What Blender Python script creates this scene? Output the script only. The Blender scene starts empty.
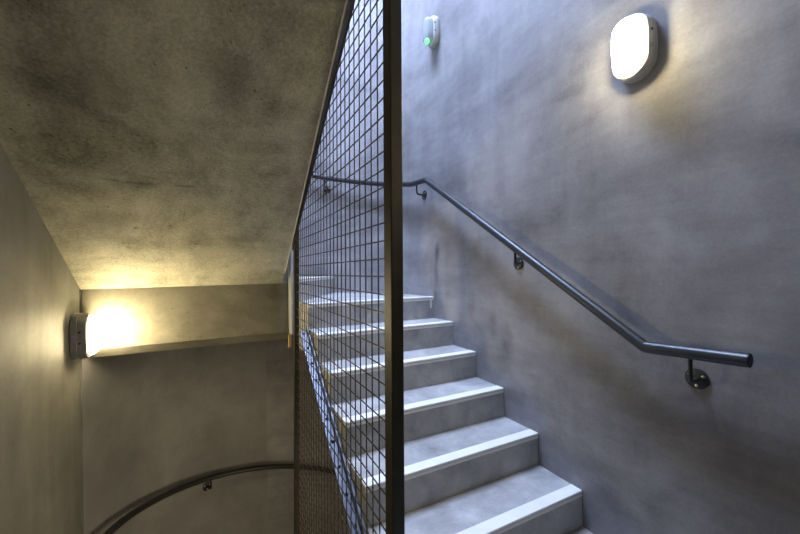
import bpy, bmesh, math, random
from mathutils import Vector, Matrix
random.seed(7)
sc = bpy.context.scene
C = sc.collection
E = 1.58                       # eye height above the landing; heights below are measured from the eye
pi = math.pi

# ------------------------------------------------------------------ helpers
class MB:
    """collects shapes into one mesh; points are (x across, y forward, z from eye level)"""
    def __init__(self): self.bm = bmesh.new()
    def v(self, p): return self.bm.verts.new((p[0], p[1], p[2] + E))
    def face(self, vs):
        try: return self.bm.faces.new(vs)
        except ValueError: return None
    def box(self, x0, x1, y0, y1, z0, z1):
        vs = [self.v(p) for p in ((x0,y0,z0),(x1,y0,z0),(x1,y1,z0),(x0,y1,z0),(x0,y0,z1),(x1,y0,z1),(x1,y1,z1),(x0,y1,z1))]
        for f in ((0,3,2,1),(4,5,6,7),(0,1,5,4),(1,2,6,5),(2,3,7,6),(3,0,4,7)): self.face([vs[i] for i in f])
        return self
    def prism(self, pts, fn, a, b):
        """polygon pts (2d) swept from a to b; fn(u,v,t) gives the 3d point"""
        A = [self.v(fn(u, w, a)) for u, w in pts]; B = [self.v(fn(u, w, b)) for u, w in pts]
        n = len(pts)
        self.face(A[::-1]); self.face(B)
        for i in range(n): self.face([A[i], A[(i+1) % n], B[(i+1) % n], B[i]])
        return self
    def xprism(self, pts, x0, x1):        # profile in (forward, height)
        return self.prism(pts, lambda u, w, t: (t, u, w), x0, x1)
    def zprism(self, pts, z0, z1):        # plan outline
        return self.prism(pts, lambda u, w, t: (u, w, t), z0, z1)
    def tube(self, path, r, n=12, caps=True):
        P = [Vector(p) for p in path]; rings = []
        T = []
        for i in range(len(P)):
            t = Vector((0,0,0))
            if i > 0: t += (P[i]-P[i-1]).normalized()
            if i < len(P)-1: t += (P[i+1]-P[i]).normalized()
            T.append(t.normalized())
        up = Vector((0,0,1)) if abs(T[0].z) < .9 else Vector((1,0,0))
        nrm = (up - T[0]*up.dot(T[0])).normalized()
        for i, p in enumerate(P):
            nrm = (nrm - T[i]*nrm.dot(T[i])).normalized()
            bn = T[i].cross(nrm)
            k = 1.0
            if 0 < i < len(P)-1:
                cs = max(.5, T[i].dot((P[i+1]-P[i]).normalized())); k = 1/cs
                ax = ((P[i+1]-P[i]).normalized()-(P[i]-P[i-1]).normalized())
                ax = ax.normalized() if ax.length > 1e-6 else nrm
            ring = []
            for j in range(n):
                a = 2*pi*j/n
                o = (nrm*math.cos(a)+bn*math.sin(a))*r
                if k > 1.0005: o = o + ax*(o.dot(ax))*(k-1)
                ring.append(self.v(p+o))
            rings.append(ring)
        for a, b in zip(rings, rings[1:]):
            for j in range(n): self.face([a[j], a[(j+1) % n], b[(j+1) % n], b[j]])
        if caps: self.face(rings[0][::-1]); self.face(rings[-1])
        return self
    def loft(self, rings, cap0=True, cap1=True):
        R = [[self.v(p) for p in ring] for ring in rings]; n = len(R[0])
        for a, b in zip(R, R[1:]):
            for j in range(n): self.face([a[j], a[(j+1) % n], b[(j+1) % n], b[j]])
        if cap0: self.face(R[0][::-1])
        if cap1: self.face(R[-1])
        return self
    def build(self, name, mat, parent=None, smooth=False, bevel=0.0, origin=None):
        bm = self.bm
        bmesh.ops.recalc_face_normals(bm, faces=bm.faces[:])
        me = bpy.data.meshes.new(name)
        if origin is not None:
            bmesh.ops.translate(bm, verts=bm.verts[:], vec=-Vector((origin[0], origin[1], origin[2]+E)))
        bm.to_mesh(me); bm.free()
        me.materials.append(mat)
        if smooth:
            for p in me.polygons: p.use_smooth = True
            me.set_sharp_from_angle(angle=math.radians(38))
        o = bpy.data.objects.new(name, me); C.objects.link(o)
        if origin is not None: o.location = (origin[0], origin[1], origin[2]+E)
        if parent is not None:
            o.parent = parent
            if origin is None: o.matrix_parent_inverse = parent_matrix(parent).inverted()
            else: o.matrix_parent_inverse = parent_matrix(parent).inverted()
        if bevel > 0:
            b = o.modifiers.new('bevel', 'BEVEL'); b.width = bevel; b.segments = 2; b.limit_method = 'ANGLE'
        return o

def parent_matrix(o):
    m = Matrix.LocRotScale(o.location, o.rotation_euler, o.scale)
    if o.parent: m = parent_matrix(o.parent) @ o.matrix_parent_inverse @ m
    return m
def tag(o, label=None, cat=None, group=None, kind=None):
    if label: o['label'] = label
    if cat: o['category'] = cat
    if group: o['group'] = group
    if kind: o['kind'] = kind
    return o
def thing(name, loc, label, cat, group=None):
    o = bpy.data.objects.new(name, None); C.objects.link(o)
    o.location = (loc[0], loc[1], loc[2]+E); o.empty_display_size = .1
    return tag(o, label, cat, group)

# ------------------------------------------------------------------ materials
def new_mat(name):
    m = bpy.data.materials.new(name); m.use_nodes = True
    nt = m.node_tree; return m, nt, nt.nodes, nt.links, nt.nodes['Principled BSDF']
def plain(name, col, rough=.5, metal=0.0, noise=.12, nscale=30, bump=0.0):
    m, nt, N, L, B = new_mat(name)
    tc = N.new('ShaderNodeTexCoord'); n = N.new('ShaderNodeTexNoise'); n.inputs['Scale'].default_value = nscale
    n.inputs['Detail'].default_value = 5
    L.new(tc.outputs['Object'], n.inputs['Vector'])
    r = N.new('ShaderNodeValToRGB'); r.color_ramp.elements[0].position = .3; r.color_ramp.elements[1].position = .7
    r.color_ramp.elements[0].color = tuple(c*(1-noise) for c in col)+(1,); r.color_ramp.elements[1].color = tuple(min(1, c*(1+noise)) for c in col)+(1,)
    L.new(n.outputs['Fac'], r.inputs['Fac']); L.new(r.outputs['Color'], B.inputs['Base Color'])
    B.inputs['Roughness'].default_value = rough; B.inputs['Metallic'].default_value = metal
    if bump:
        b = N.new('ShaderNodeBump'); b.inputs['Strength'].default_value = bump; b.inputs['Distance'].default_value = .002
        L.new(n.outputs['Fac'], b.inputs['Height']); L.new(b.outputs['Normal'], B.inputs['Normal'])
    return m
def concrete(name, lo, hi, rough=.6, streak=None, pits=0.0, bump=.25, cloud=1.6, fine=14.0, stains_shade=(), grain=.16, lines=()):
    """trowelled or cast concrete: broad clouds, directional trowel streaks, fine grain, air holes"""
    m, nt, N, L, B = new_mat(name)
    tc = N.new('ShaderNodeTexCoord'); oi = N.new('ShaderNodeObjectInfo'); va = N.new('ShaderNodeVectorMath')
    L.new(tc.outputs['Object'], va.inputs[0]); L.new(oi.outputs['Location'], va.inputs[1]); V = va.outputs[0]
    def mp(scale, rot=(0,0,0)):
        k = N.new('ShaderNodeMapping'); k.inputs['Scale'].default_value = scale; k.inputs['Rotation'].default_value = rot
        L.new(V, k.inputs['Vector']); return k.outputs['Vector']
    def noise(vec, s, d=6, rgh=.6, dist=0.0):
        n = N.new('ShaderNodeTexNoise'); n.inputs['Scale'].default_value = s; n.inputs['Detail'].default_value = d
        n.inputs['Roughness'].default_value = rgh; n.inputs['Distortion'].default_value = dist
        L.new(vec, n.inputs['Vector']); return n.outputs['Fac']
    def math_(op, a, b=None, c=None, clamp=False):
        k = N.new('ShaderNodeMath'); k.operation = op; k.use_clamp = clamp
        for i, x in enumerate((a, b, c)):
            if x is None: continue
            if isinstance(x, (int, float)): k.inputs[i].default_value = x
            else: L.new(x, k.inputs[i])
        return k.outputs[0]
    c1 = noise(V, cloud, 7, .62, .6)
    g = noise(V, fine*6, 4, .7)
    f = math_('MULTIPLY', c1, .62)
    f = math_('MULTIPLY_ADD', g, grain, math_('ADD', f, .07-grain/2))
    c2 = noise(V, fine*.5, 5, .65, .3)
    f = math_('MULTIPLY_ADD', c2, .24, f)
    if streak:
        for (sc_, rot, w) in streak:
            s = noise(mp(sc_, rot), 1.0, 5, .6, .35)
            f = math_('MULTIPLY_ADD', math_('SUBTRACT', s, .5), w, f)
    r = N.new('ShaderNodeValToRGB'); r.color_ramp.elements[0].position = .32; r.color_ramp.elements[1].position = .68
    r.color_ramp.elements[0].color = lo+(1,); r.color_ramp.elements[1].color = hi+(1,)
    L.new(f, r.inputs['Fac']); col = r.outputs['Color']
    def darken(col, fac, to):
        mx = N.new('ShaderNodeMix'); mx.data_type = 'RGBA'; L.new(fac, mx.inputs['Factor'])
        L.new(col, mx.inputs['A']); mx.inputs['B'].default_value = to+(1,); return mx.outputs['Result']
    height = math_('MULTIPLY_ADD', c2, .6, math_('MULTIPLY', g, .25))
    if pits:
        for s, th in ((16, .07), (38, .10)):
            w = N.new('ShaderNodeTexVoronoi'); w.inputs['Scale'].default_value = s; L.new(V, w.inputs['Vector'])
            keep = math_('GREATER_THAN', noise(V, 5.0, 2), .54)
            d = math_('MULTIPLY', math_('LESS_THAN', w.outputs['Distance'], math_('MULTIPLY', noise(V, s*2.1, 1), th*2.2)), keep)
            col = darken(col, math_('MULTIPLY', d, pits), tuple(c*.25 for c in lo))
            height = math_('MULTIPLY_ADD', d, -1.5, height)
    sx = N.new('ShaderNodeSeparateXYZ'); L.new(V, sx.inputs['Vector'])
    for (p, rad, strength, stretch) in stains_shade:            # a stain or a patch of painted-in shade at p, stretched along z
        k = N.new('ShaderNodeVectorMath'); k.operation = 'SUBTRACT'; L.new(V, k.inputs[0]); k.inputs[1].default_value = (p[0], p[1], p[2]+E)
        q = N.new('ShaderNodeVectorMath'); q.operation = 'MULTIPLY'; L.new(k.outputs[0], q.inputs[0]); q.inputs[1].default_value = (1, 1, 1/stretch)
        l = N.new('ShaderNodeVectorMath'); l.operation = 'LENGTH'; L.new(q.outputs[0], l.inputs[0])
        dd = math_('ADD', math_('DIVIDE', l.outputs['Value'], rad), math_('MULTIPLY_ADD', noise(V, 9/(rad*10), 5, .7), 1.3, -.65))
        fac = math_('MULTIPLY', math_('SUBTRACT', 1.0, dd, clamp=True), strength)
        col = darken(col, fac, tuple(c*.35 for c in lo))
    for (axis, at, wid, strength, mid, half) in lines:     # a formwork joint: thin broken line
        a = math_('ABSOLUTE', math_('SUBTRACT', math_('ADD', sx.outputs['XYZ'.index(axis)], math_('MULTIPLY_ADD', noise(V, 5, 4), .03, -.015)), at))
        fac = math_('LESS_THAN', a, wid)
        ln = math_('LESS_THAN', math_('ABSOLUTE', math_('SUBTRACT', sx.outputs['X'], mid)), half)
        fac = math_('MULTIPLY', math_('MULTIPLY', fac, ln), math_('MULTIPLY', math_('GREATER_THAN', noise(V, 11, 3), .47), strength))
        col = darken(col, fac, tuple(c*.4 for c in lo))
    L.new(col, B.inputs['Base Color'])
    rr = math_('MULTIPLY_ADD', c2, .25, rough-.12); L.new(rr, B.inputs['Roughness'])
    b = N.new('ShaderNodeBump'); b.inputs['Strength'].default_value = bump; b.inputs['Distance'].default_value = .004
    L.new(height, b.inputs['Height']); L.new(b.outputs['Normal'], B.inputs['Normal'])
    return m
def emit(name, col, strength):
    m, nt, N, L, B = new_mat(name)
    B.inputs['Base Color'].default_value = (.8,.8,.78,1); B.inputs['Roughness'].default_value = .3
    B.inputs['Emission Color'].default_value = col+(1,); B.inputs['Emission Strength'].default_value = strength
    return m

TROWEL = (((1.0, 1.0, 6.5), (-.75, 0, 0), .16), ((1.0, 6.0, .9), (.10, 0, 0), .22), ((1.0, 2.2, 22.0), (-.85, 0, 0), .14), ((1.0, .8, 2.4), (-.7, 0, 0), .42))
M = {}
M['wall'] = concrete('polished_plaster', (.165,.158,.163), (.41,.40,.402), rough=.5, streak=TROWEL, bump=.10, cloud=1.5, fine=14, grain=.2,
    stains_shade=(((1.537,1.634,-.465),.085,.55,2.2), ((1.537,1.74,-.35),.05,.35,2.5), ((1.537,.66,-.55),.17,.5,.8), ((1.537,.687,-.49),.06,.5,.6), ((1.537,.50,-.75),.50,.38,.8), ((1.537,.40,-.15),.32,.35,.9),  # last two here: broad smudges that paint shade into the wall's near end
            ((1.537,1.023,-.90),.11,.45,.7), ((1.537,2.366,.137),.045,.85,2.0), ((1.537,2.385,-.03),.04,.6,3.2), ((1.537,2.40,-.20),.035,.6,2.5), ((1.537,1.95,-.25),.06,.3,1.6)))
M['wall_left'] = concrete('grey_plaster', (.15,.143,.128), (.34,.328,.29), rough=.6, streak=(((1,5.5,.6),(0.08,0,0),.42),), bump=.15, cloud=1.7, fine=9)
M['wall_far'] = concrete('curved_plaster', (.21,.205,.20), (.38,.37,.36), rough=.6, streak=(((4,4,.7),(0,0,0),.25),((1.0,1.0,5.0),(.3,.5,0),.2)), bump=.12, cloud=1.4)
M['soffit'] = concrete('raw_cast_concrete', (.14,.132,.092), (.60,.57,.44), rough=.75, streak=(((2.6,.8,.8),(0,.0,.25),.5),((.8,3.0,3.0),(0,0,-.3),.3)), pits=.6, bump=.4, cloud=2.6, fine=15, grain=.42,
    stains_shade=(((-.376,2.235,.238),.016,.9,.6), ((-.114,2.337,.168),.014,.8,.5), ((-.095,2.335,.17),.010,.8,.5), ((-.30,1.985,.412),.075,.45,.25), ((-.50,2.20,.26),.11,.45,1.0), ((.02,1.50,.75),.16,.45,1.2), ((-.43,1.60,.68),.2,.4,1.0), ((.12,2.30,.19),.10,.4,1.0)),
    lines=(('Y',1.975,.005,.4,-.25,.2),))
M['slab'] = concrete('slab_edge_concrete', (.10,.092,.066), (.30,.275,.215), rough=.75, streak=(((2.5,2.5,.7),(0,0,0),.35),), pits=.6, bump=.3, cloud=2.2, fine=12)
M['tread'] = concrete('stair_concrete', (.23,.228,.22), (.58,.575,.565), rough=.65, bump=.2, cloud=5, fine=18)
M['nosing'] = concrete('pale_nosing', (.78,.77,.72), (.90,.89,.86), rough=.5, bump=.1, cloud=6, fine=30)
M['floor'] = concrete('floor_concrete', (.18,.18,.175), (.34,.335,.33), rough=.6, bump=.15, cloud=3)
M['ceil'] = concrete('ceiling_paint', (.50,.50,.50), (.60,.60,.60), rough=.8, bump=.05)
M['rail'] = plain('dark_grey_rail_paint', (.048,.052,.058), .38, .5, .08, 40)
M['rail_dark'] = plain('dark_bracket_steel', (.045,.045,.045), .42, .5, .1, 60)
M['cap'] = plain('black_end_cap', (.012,.012,.013), .5)
M['screw'] = plain('screw_steel', (.55,.53,.5), .3, 1.0)
M['post'] = plain('bronze_painted_steel', (.042,.039,.031), .48, .45, .12, 25)
M['wire'] = plain('dark_wire', (.062,.045,.030), .5, .5, .25, 40)
M['angle'] = plain('galvanised_steel', (.12,.127,.145), .45, .6, .2, 35)
M['edge'] = plain('pale_edge_trim', (.75,.70,.56), .5, .1, .15, 20)
M['plate'] = plain('pale_grey_plate', (.42,.43,.44), .5, .1, .12, 20)
M['brass'] = plain('brass', (.62,.47,.20), .3, .9, .1, 40)
M['lamp_body'] = plain('lamp_grey_plastic', (.22,.22,.23), .45, 0, .05, 30)
M['lamp_white'] = plain('lamp_white_plastic', (.50,.50,.49), .4, 0, .04, 30)
M['lamp_rim'] = plain('lamp_rim', (.55,.55,.56), .4, 0, .05, 30)
M['warm'] = emit('lit_diffuser_warm', (1.0,.83,.48), 64)
M['warm2'] = emit('lit_diffuser_neutral', (1.0,.84,.50), 46)
M['green'] = emit('green_led', (.03,1.0,.15), .8)
M['led_red'] = plain('lamp_sticker', (.30,.24,.42), .5)
m, nt, N, L, B = new_mat('clear_diffuser')
B.inputs['Base Color'].default_value = (.55,.60,.62,1); B.inputs['Roughness'].default_value = .12
B.inputs['Transmission Weight'].default_value = .35
M['clear'] = m
m, nt, N, L, B = new_mat('rooflight_glass')
tr = N.new('ShaderNodeBsdfTransparent'); gl = N.new('ShaderNodeBsdfGlossy'); gl.inputs['Roughness'].default_value = .02
mx = N.new('ShaderNodeMixShader'); mx.inputs[0].default_value = .06
L.new(tr.outputs[0], mx.inputs[1]); L.new(gl.outputs[0], mx.inputs[2]); L.new(mx.outputs[0], N['Material Output'].inputs['Surface'])
M['glass'] = m

# ------------------------------------------------------------------ dimensions (metres; heights from the eye)
XL, XR, XC, RAD, ZC = -.723, 1.537, .407, 1.130, 2.62
XS = .535                       # free edge of the right-hand flight
H0, RI, Y0, GO = -1.070, .170, 1.137, .2584
def hk(k): return H0 + RI*k
def yk(k): return Y0 + GO*k
YF = 2.70                       # front face of the landing slab on the left
XE = .410                       # free edge of the left-hand flight
SL = .692                       # its slope
def soff(y): return -.083 + SL*(YF - y)
def arc(cx, cy, r, a0, a1, n): return [(cx + r*math.cos(math.radians(a0+(a1-a0)*i/n)), cy + r*math.sin(math.radians(a0+(a1-a0)*i/n))) for i in range(n+1)]
TOP, BOT, NEAR = 3.60, -3.75, -1.35
GAP = .001

# ------------------------------------------------------------------ the setting
def struct(o): o['kind'] = 'structure'; return o
struct(MB().box(XL-.2, XL, NEAR, YF-.012, BOT, TOP).build('wall_left', M['wall_left']))
# right wall runs on into the half-round end wall without a joint
b = MB()
inner = [(XR, NEAR)] + [(XR, ZC)] + arc(XC, ZC, RAD, 0, 90, 40)[1:]
outer = arc(XC, ZC, RAD+.2, 0, 90, 40)[::-1] + [(XR+.2, NEAR)]
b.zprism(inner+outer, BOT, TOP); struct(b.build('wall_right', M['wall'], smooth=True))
b = MB()
inner = arc(XC, ZC, RAD, 90.02, 180, 40); outer = arc(XC, ZC, RAD+.2, 90.02, 180, 40)[::-1]
# the left end of the curve starts behind a shadow joint
inner = [p for p in inner if not (p[0] < XC and p[1] < YF-.001)] + [(XL+.006, YF)]
outer = [p for p in outer if not (p[0] < XC and p[1] < YF)] + [(XL-.2, YF)]
outer = sorted(outer, key=lambda p: math.atan2(p[1]-ZC, p[0]-XC), reverse=True)
b.zprism(inner+outer, BOT, TOP); struct(b.build('wall_far', M['wall_far'], smooth=True))
struct(MB().box(XL-.012, XL-.2, YF-.012, YF, BOT, TOP).build('trim_1', M['rail_dark']))
struct(MB().box(XL-.2, XR+.2, NEAR-.2, NEAR, BOT, TOP).build('wall_near', M['wall_left']))
# landing under the camera
struct(MB().zprism([(XL,NEAR),(XR,NEAR),(XR,yk(-2)-GAP),(.475,yk(-2)-GAP),(.475,1.146),(XL,1.146)], -E-.25, -E).build('floor', M['floor']))
struct(MB().box(XL-.2, XR+.2, NEAR-.2, ZC+RAD+.2, BOT-.2, BOT).build('floor_lower', M['floor']))
# the landing above, then the roof with its rooflight
struct(MB().zprism([(XL,NEAR),(XR,NEAR),(XR,.30),(.475,.30),(.475,.60),(XE,.60),(XE,1.036),(XL,1.036)], soff(1.036), 1.31).build('ceiling', M['soffit']))
OX0, OX1, OY0, OY1 = .42, .98, 1.40, 2.90
b = MB()
b.box(XL-.2, XR+.2, NEAR-.2, OY0, TOP, TOP+.2); b.box(XL-.2, XR+.2, OY1, ZC+RAD+.2, TOP, TOP+.2)
b.box(XL-.2, OX0, OY0, OY1, TOP, TOP+.2); b.box(OX1, XR+.2, OY0, OY1, TOP, TOP+.2)
struct(b.build('ceiling_roof', M['ceil']))
w1 = MB(); t = .05
w1.box(OX0, OX1, OY0, OY0+t, TOP+.1, TOP+.24).box(OX0, OX1, OY1-t, OY1, TOP+.1, TOP+.24).box(OX0, OX0+t, OY0+t, OY1-t, TOP+.1, TOP+.24).box(OX1-t, OX1, OY0+t, OY1-t, TOP+.1, TOP+.24)
win = struct(w1.build('window_1', M['lamp_white']))
MB().box(OX0+t, OX1-t, OY0+t, OY1-t, TOP+.18, TOP+.19).build('pane', M['glass'], win)

# ------------------------------------------------------------------ stairs
def nosing_profile(y, h, d=.056, s=1):
    """L strip let into the front arris of a step; s = +1 tread runs away from the camera"""
    P = [(-.0015,-.026),(-.0015,-.0135),(.002,-.0125),(.002,-.0105),(-.0025,-.0095),(-.0025,-.001),(-.0005,.0015),(d,.0015),(d,-.006),(.010,-.012),(.010,-.026)]
    return [(y+s*u, h+w) for u, w in P]

flight = thing('stair_flight', (1.03, yk(-2), -E), 'grey concrete stair flight with pale nosings climbing along the right wall', 'stairs')
slab = [(yk(-2)+.02, -E), (yk(5)-.002, hk(4)), (yk(5)-.002, hk(5)-.275), (yk(-2)+.22, -E)]
MB().xprism(slab, XS-.010, XR-GAP).build('waist_slab', M['tread'], flight)
for k in range(-2, 5):
    st = MB().xprism([(yk(k), hk(k)-RI), (yk(k), hk(k)), (yk(k+1)-.0005, hk(k)), (yk(k+1)-.0005, hk(k)-.001)], XS, XR-GAP).build('step', M['tread'], flight, origin=(1.03, yk(k), hk(k)-RI))
    n = MB().xprism(nosing_profile(yk(k), hk(k)), XS-.001, XR-GAP).build('nosing', M['nosing'], st)
    tag(n, 'pale nosing strip')
# galvanised angle along the bottom of the open edge
def line_pt(y, off): return -.395 + .69*(y-2.43) + off
b = MB(); ya, yb = .95, 2.425
b.xprism([(ya, line_pt(ya,0)), (yb, line_pt(yb,0)), (yb, line_pt(yb,-.006)), (ya, line_pt(ya,-.006))], .477, XS-.0105)
b.xprism([(ya, line_pt(ya,0)), (yb, line_pt(yb,0)), (yb, line_pt(yb,.045)), (ya, line_pt(ya,.045))], XS-.0165, XS-.0105)
ang = b.build('edge_angle', M['angle'], flight)
tag(ang, 'galvanised angle along the open edge')
y = ya+.06
while y < yb-.02:
    z = line_pt(y, .0)
    MB().loft([[(.500+.008*math.cos(a*pi/3), y+.008*math.sin(a*pi/3), z+dz) for a in range(6)] for dz in (0,.007)]).build('bolt', M['rail_dark'], ang, origin=(.500, y, z))
    y += .107

# turning steps over the half-round end
turn = thing('stair_turn', (XC, ZC, hk(5)-.4), 'winding concrete steps turning left at the top behind the mesh', 'stairs')
IC = (.50, 2.60)
def wedge(k, a0, a1, pre, post, bot):
    pts = pre + arc(XC, ZC, RAD-GAP, a0, a1, 24) + post
    return MB().zprism(pts, bot, hk(k)).build('step', M['tread'], turn, origin=(IC[0], IC[1], bot))
w5 = wedge(5, 0, 55, [(XS,yk(5)),(XR-GAP,yk(5))], [IC,(XS,2.52)], hk(5)-.335)
tag(MB().xprism(nosing_profile(yk(5), hk(5)), XS-.001, XR-GAP).build('nosing', M['nosing'], w5), 'pale nosing strip')
drip = MB(); drip.xprism([(yk(5)-.002, hk(5)-.09), (yk(5)-.002, hk(5)-.026), (yk(5), hk(5)-.026), (yk(5), hk(5)-.09)], XR-.035, XR-.018)
tag(drip.build('paint_drip', M['nosing'], w5), 'white paint drip')
def radial_nosing(k, ang, parent):
    ex, ey = XC+RAD*math.cos(math.radians(ang)), ZC+RAD*math.sin(math.radians(ang))
    d = Vector((ex-IC[0], ey-IC[1], 0)); ln = d.length-.004; d.normalize()
    nrm = Vector((-d.y, d.x, 0))
    P = nosing_profile(0, hk(k), .056)
    tag(MB().prism(P, lambda u, w, t: (IC[0]+d.x*t+nrm.x*u, IC[1]+d.y*t+nrm.y*u, w), .05, ln).build('nosing', M['nosing'], parent), 'pale nosing strip')
w6 = wedge(6, 55, 88, [IC], [(.4535, YF)], hk(5)-.20); radial_nosing(6, 55, w6)
IW = (.452, YF+.002)
w7 = MB().zprism(arc(XC, ZC, RAD-GAP, 88.2, 175.8, 30) + [(XL+.02, YF+.001), IW], -.083, hk(7)).build('step', M['tread'], turn, origin=(IC[0], IC[1], -.083))
radial_nosing(7, 88.3, w7)
# slab under the turn: its front face shows at the left, bottom arris chamfered
b = MB()
bm = b.bm
arcp = [p for p in arc(XC, ZC, RAD-.003, 88, 180, 30) if p[1] > YF+.06]
front0, front1 = (XL+.009, YF), (.452, YF)
plan_top = [front1] + arcp + [front0]
A = [b.v((x, y, -.0835)) for x, y in plan_top]
Bv = [b.v((x, y, -.440 if y <= YF+.001 else -.497)) for x, y in plan_top]
c0 = b.v((XL+.009, YF+.058, -.497)); c1 = b.v((.452, YF+.058, -.497))
n = len(plan_top)
b.face(A)
for i in range(1, n-2): b.face([A[i], A[i+1], Bv[i+1], Bv[i]])
b.face([A[n-1], A[0], Bv[0], Bv[n-1]])
b.face([Bv[n-1], Bv[0], c1, c0])
b.face([A[0], A[1], Bv[1], c1, Bv[0]]); b.face([A[n-2], A[n-1], Bv[n-1], c0, Bv[n-2]])
b.face([c1] + [Bv[i] for i in range(1, n-1)] + [c0])
b.build('landing_slab', M['slab'], turn)
cp = MB().box(.4535, .489, 2.585, 2.70, -.445, .16).build('closing_plate', M['plate'], turn, bevel=.003)
tag(cp, 'pale grey closing plate')
b = MB(); b.loft([[(.452+.011*math.cos(a*pi/6), 2.66+.011*math.sin(a*pi/6), z) for a in range(12)] for z in (-.53,-.452)])
b.loft([[(.452+.014*math.cos(a*pi/6), 2.66+.014*math.sin(a*pi/6), z) for a in range(12)] for z in (-.545,-.53)])
tag(b.build('stud', M['brass'], turn, smooth=True), 'brass stud')

# the flight overhead on the left, rising towards the camera
G2 = RI/SL
over = thing('stair_flight', (XC-.56, YF, -.08), 'stained raw concrete flight seen from below, sloping overhead at left', 'stairs')
def y8(j): return ZC - G2*j
yt = 1.037
MB().xprism([(YF-.001, soff(YF)), (YF-.001, hk(8)-RI), (y8(6), hk(13)), (yt, 1.308), (yt, soff(yt))], XL+GAP, XE).build('waist_slab', M['soffit'], over)
for j in range(6):
    MB().xprism([(y8(j), hk(7+j)+.001), (y8(j), hk(8+j)), (y8(j+1)+.0005, hk(8+j)), (y8(j+1)+.0005, hk(8+j)-.001)], XL+GAP, XE).build('step', M['tread'], over, origin=(-.15, y8(j), hk(7+j)))
es = MB().xprism([(YF-.12, soff(YF-.12)+.006), (yt, soff(yt)+.006), (yt, soff(yt)-.008), (YF-.12, soff(YF-.12)-.008)], XE+.0005, XE+.006).build('edge_strip', M['edge'], over)
tag(es, 'pale strip along the open edge')

# the flight going down on the left
b = MB()
outl = [(1.148, -E-.50), (1.148, -E-.17)]
for j in range(6):
    y0 = 1.148+G2*j; z = -E-.17*(j+1)
    outl += [(y0, z), (y0+G2, z)]
outl += [(1.148+G2*6, -E-.17*7), (1.148+G2*6, -E-.17*7-.33)]
outl = [p for k, p in enumerate(outl) if k == 0 or p != outl[k-1]]
b.xprism(outl, XL+GAP, XE-.03)
zlow = -E-.17*7
for k, (a0, a1) in enumerate(((118, 180), (60, 118), (0, 60))):
    b.zprism([(XC, ZC+.02)] + arc(XC, ZC, RAD-.008, max(a0,.2), min(a1,178.5), 20), zlow-.17*k-.30, zlow-.17*k)
struct(b.build('floor_descending', M['tread']))

# ------------------------------------------------------------------ mesh screen between the flights
MX = .440
scr = thing('mesh_screen', (MX, .9, -E), 'tall dark wire mesh screen between the flights with a square steel front post', 'screen')
tag(MB().box(.4215, .459, .880, .930, -E, 2.95).build('post', M['post'], scr, bevel=.003), 'wide square front post')
MB().box(.424, .455, 2.295, 2.335, -3.2, 2.95).build('post', M['post'], scr, bevel=.002)
b = MB(); S = .0535; rw = .0023
zr = -.019 - S*60
while zr < 2.85:
    y0 = .93 if zr > -E else 1.20
    b.tube([(MX-rw*.8, y0, zr), (MX-rw*.8, 2.297, zr)], rw, 6)
    zr += S
yv = 1.016 - S
while yv < 2.29:
    b.tube([(MX+rw*.8, yv, -E+.01 if yv < 1.18 else -3.15), (MX+rw*.8, yv, 2.85)], rw, 6)
    yv += S
b.build('wire_mesh', M['wire'], scr, smooth=True)
# flat bars: beside the soffit edge, and upright at both posts
b = MB(); ya2, yb2 = 1.05, 2.36
b.xprism([(ya2, soff(ya2)+.070), (yb2, soff(yb2)+.070), (yb2, soff(yb2)-.014), (ya2, soff(ya2)-.014)], .422, .430)
b.build('frame_bar', M['wire'], scr)
MB().box(MX-.008, MX+.012, .93, .9345, -E, 2.95).build('frame_bar', M['wire'], scr)

scr.location.x -= .0185; scr.rotation_euler.y = .012       # the screen stands a touch out of plumb

# ------------------------------------------------------------------ handrails
RR = .0225
def disc(bld, c, nrm, r0, th, n=24):
    nrm = Vector(nrm).normalized(); c = Vector(c)
    u = nrm.cross(Vector((0,0,1))).normalized(); w = u.cross(nrm)
    ring = lambda r, t: [c+nrm*t+(u*math.cos(2*pi*i/n)+w*math.sin(2*pi*i/n))*r for i in range(n)]
    bld.loft([ring(r0, 0), ring(r0, th*.75), ring(r0-.002, th)])
def bracket(parent, wall_pt, rail_pt, nrm):
    """round plate on the wall, a rod out from it, then up under the rail"""
    W = Vector(wall_pt); Rl = Vector(rail_pt); nrm = Vector(nrm).normalized()
    e = W + nrm*((Rl-W).dot(nrm))
    top = Vector((Rl.x, Rl.y, Rl.z-RR+.003))
    path = [W+nrm*.004]
    c = Vector((top.x, top.y, W.z)); q = .020
    inn = (W-c); inn.z = 0; inn.normalize()
    for i in range(7):
        a = i/6*pi/2
        path.append(c + inn*(q-q*math.sin(a)) + Vector((0,0,q-q*math.cos(a))))
    path.append(top)
    br = MB().tube(path, .0068, 10).build('bracket', M['rail_dark'], parent, smooth=True)
    d = MB(); disc(d, W, nrm, .037, .006); pl = d.build('wall_plate', M['rail_dark'], br, smooth=True)
    u = nrm.cross(Vector((0,0,1))).normalized()
    for a in (-90, 30, 150):
        s = MB(); p = W + nrm*.006 + (u*math.cos(math.radians(a))+Vector((0,0,1))*math.sin(math.radians(a)))*.024
        disc(s, p, nrm, .0055, .0025, 10); s.build('screw', M['screw'], br, smooth=True)
XRL = XR-.075; RA = RAD-.075
rail = thing('handrail', (XRL, .8, -.31), 'long dark grey tube handrail on brackets rising along the right wall', 'handrail')
path = [(XRL, .493, -.299), (XRL, .797, -.313), (XRL, 2.39, .705), (XRL, 2.50, .716)]
path = [(XRL, .493, -.299), (XRL, .795, -.3128), (XRL, .800, -.3115), (XRL, 2.385, .7017), (XRL, 2.395, .7065), (XRL, 2.52, .716)]
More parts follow.
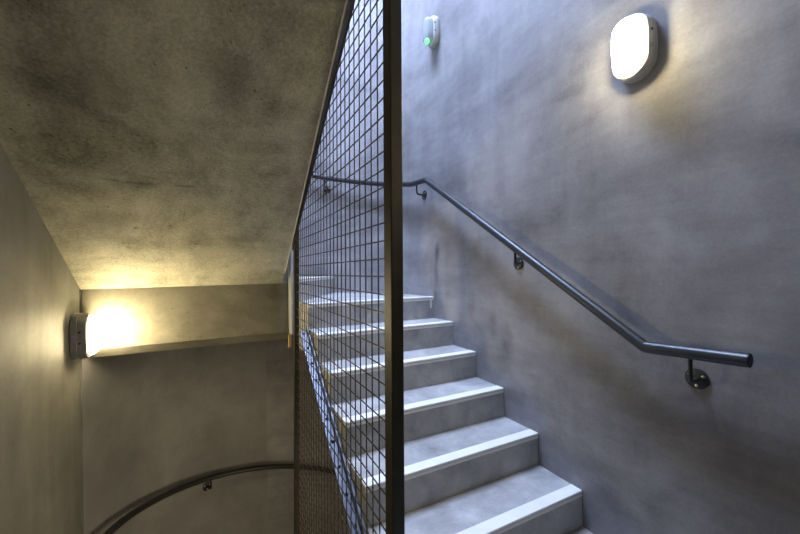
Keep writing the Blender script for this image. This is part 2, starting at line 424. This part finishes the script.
for i in range(0, 33):
    a = -0 + i*3.5
    path.append((XC+RA*math.cos(math.radians(a)), ZC+RA*math.sin(math.radians(a)), .724+.0037*a))
MB().tube(path, RR, 24).build('rail_tube', M['rail'], rail, smooth=True)
c = MB(); disc(c, (XRL, .493, -.299), (0,-1,0), RR-.0015, .002); c.build('end_cap', M['cap'], rail)
bracket(rail, (XR, .663, -.411), (XRL, .650, -.306), (-1,0,0))
bracket(rail, (XR, 1.51, .026), (XRL, 1.462, .111), (-1,0,0))
bracket(rail, (XR, 2.54, .622), (XRL, 2.54, .717), (-1,0,0))
def cyl_bracket(parent, a, zr):
    ca, sa = math.cos(math.radians(a)), math.sin(math.radians(a))
    bracket(parent, (XC+RAD*ca, ZC+RAD*sa, zr-.10), (XC+RA*ca, ZC+RA*sa, zr), (-ca,-sa,0))
cyl_bracket(rail, 58.3, .724+.0037*58.3)
low = thing('handrail', (XL+.075, ZC, -1.6), 'black curved handrail low on the far wall, below the left lamp', 'handrail')
path = []
def lowz(a): return .012 + -1.624 - .00357*(168.2-a) if a > 118 else .012 + -1.803 - .0034*(118-a)
path = [(XL+.075, 1.75, -1.588+.692*(ZC-1.75)), (XL+.075, 2.30, -1.588+.692*.32), (XL+.075, 2.52, -1.588+.06), (XL+.075, 2.58, -1.588+.02)]
for i in range(0, 53):
    a = 180-i*3.0
    path.append((XC+RA*math.cos(math.radians(a)), ZC+RA*math.sin(math.radians(a)), lowz(a)))
MB().tube(path, RR, 20).build('rail_tube', M['rail_dark'], low, smooth=True)
cyl_bracket(low, 117.5, lowz(117.5))

# ------------------------------------------------------------------ bulkhead lamps
def stadium(hw, hh, n=10):
    """capsule outline with slightly bowed sides"""
    out = []; N_ = 44
    for i in range(N_):
        a = 2*pi*(i+.5)/N_
        x, y = math.cos(a), math.sin(a)
        # straight-sided middle, round ends
        k = hh-hw
        yy = y*hw + (k if y > 0 else -k)*min(1, abs(y)*3.2)
        out.append((hw*x*(1-.03*abs(y)), yy))
    return out
def bulkhead(name, pos, nx, label, cat, body, diffuser, lit=True, hw=.078, hh=.128, d0=.072, bulge=.006):
    """wall lamp at pos on a wall x = const, facing nx"""
    t = thing(name, pos, label, cat)
    X0, Yc, Zc_ = pos
    def ring(w, h, off): return [(X0+nx*off, Yc+u, Zc_+v) for u, v in stadium(w, h)]
    MB().loft([ring(hw-.004, hh-.004, 0), ring(hw, hh, .005), ring(hw, hh, .030), ring(hw-.003, hh-.003, .033)]).build('base', body, t, smooth=True)
    MB().loft([ring(hw-.006, hh-.006, .031), ring(hw-.003, hh-.003, .035), ring(hw-.005, hh-.005, d0-.002), ring(hw-.012, hh-.012, d0+.003), ring(hw-.020, hh-.020, d0+.003)], cap0=True, cap1=True).build('rim', (M['lamp_rim'] if d0 < .07 else body) if lit else M['lamp_white'], t, smooth=True)
    dd = MB().loft([ring(hw-.019, hh-.019, min(d0, .070)), ring(hw-.020, hh-.020, .078), ring(hw-.025, hh-.025, .090+bulge*.5), ring(hw-.037, hh-.037, .099+bulge), ring(hw-.056, hh-.060, .103+bulge*1.15)]).build('diffuser', diffuser, t, smooth=True)
    for sg in (-1, 1):
        c = MB()
        disc(c, (X0+nx*.046, Yc-hw*.99*1, Zc_+sg*.030), (0,-1,0), .006, .003, 10)
        c.build('screw', M['cap'], t, smooth=True)
    return t
bulkhead('wall_lamp', (XR, .840, .880), -1, 'bright oval wall lamp high on the right wall above the handrail', 'lamp', M['lamp_white'], M['warm2'], d0=.060, bulge=0)
lf = bulkhead('wall_lamp', (XL, 2.590, -.340), 1, 'glowing oval wall lamp on the left wall beside the concrete slab edge', 'lamp', M['lamp_body'], M['warm'])
st = MB().box(XL+.012, XL+.028, 2.5085, 2.5105, -.365, -.325).build('sticker', M['led_red'], lf); tag(st, 'small violet sticker')
em = bulkhead('emergency_lamp', (XR, 2.335, 1.855), -1, 'small unlit white wall lamp with green indicator, far up on right wall', 'lamp', M['lamp_white'], M['clear'], lit=False, hw=.068, hh=.118, d0=.045, bulge=0)
g = MB(); disc(g, (XR-.086, 2.318, 1.758), (-1,-.3,-.5), .021, .010, 16)
tag(g.build('indicator', M['green'], em, smooth=True), 'glowing green indicator')

# ------------------------------------------------------------------ light
W = bpy.data.worlds.new('sky'); sc.world = W; W.use_nodes = True
bg = W.node_tree.nodes['Background']; bg.inputs['Color'].default_value = (.52,.65,1.0,1); bg.inputs['Strength'].default_value = 74
pl = bpy.data.lights.new('rooflight_portal', 'AREA'); pl.shape = 'RECTANGLE'; pl.size = OX1-OX0; pl.size_y = OY1-OY0
pl.cycles.is_portal = True
po = bpy.data.objects.new('rooflight_portal', pl); C.objects.link(po); po.location = ((OX0+OX1)/2, (OY0+OY1)/2, TOP+.17+E)

def lamp_light(name, loc, rot, power, col, size):
    l = bpy.data.lights.new(name, 'AREA'); l.shape = 'DISK'; l.size = size; l.energy = power; l.color = col
    o = bpy.data.objects.new(name, l); C.objects.link(o); o.location = (loc[0], loc[1], loc[2]+E); o.rotation_euler = rot
# the lamps of the landing behind the camera and of the storey below
lamp_light('landing_lamp', (XR-.1, -.75, .75), (0, math.radians(90), 0), 3.0, (1.0,.84,.55), .06)
lamp_light('lower_storey_lamp', (XR-.1, 1.6, -2.0), (0, math.radians(90), 0), 7, (1.0,.85,.58), .6)

# ------------------------------------------------------------------ camera
cam = bpy.data.cameras.new('camera'); cam.sensor_width = 36; cam.lens = 355.44/800*36; cam.clip_start = .02
co = bpy.data.objects.new('camera', cam); C.objects.link(co)
co.matrix_world = Matrix.Translation((0,0,E)) @ Matrix.Rotation(math.radians(-27.022),4,'Z') @ Matrix.Rotation(math.radians(90.474),4,'X') @ Matrix.Rotation(math.radians(-.971),4,'Z')
sc.camera = co
sc.view_settings.view_transform = 'Standard'; sc.view_settings.look = 'None'; sc.view_settings.gamma = 1
sc.view_settings.use_curve_mapping = False
sc.view_settings.exposure = 1.3
sc.cycles.max_bounces = 10; sc.cycles.diffuse_bounces = 6
sc.cycles.use_denoising = True
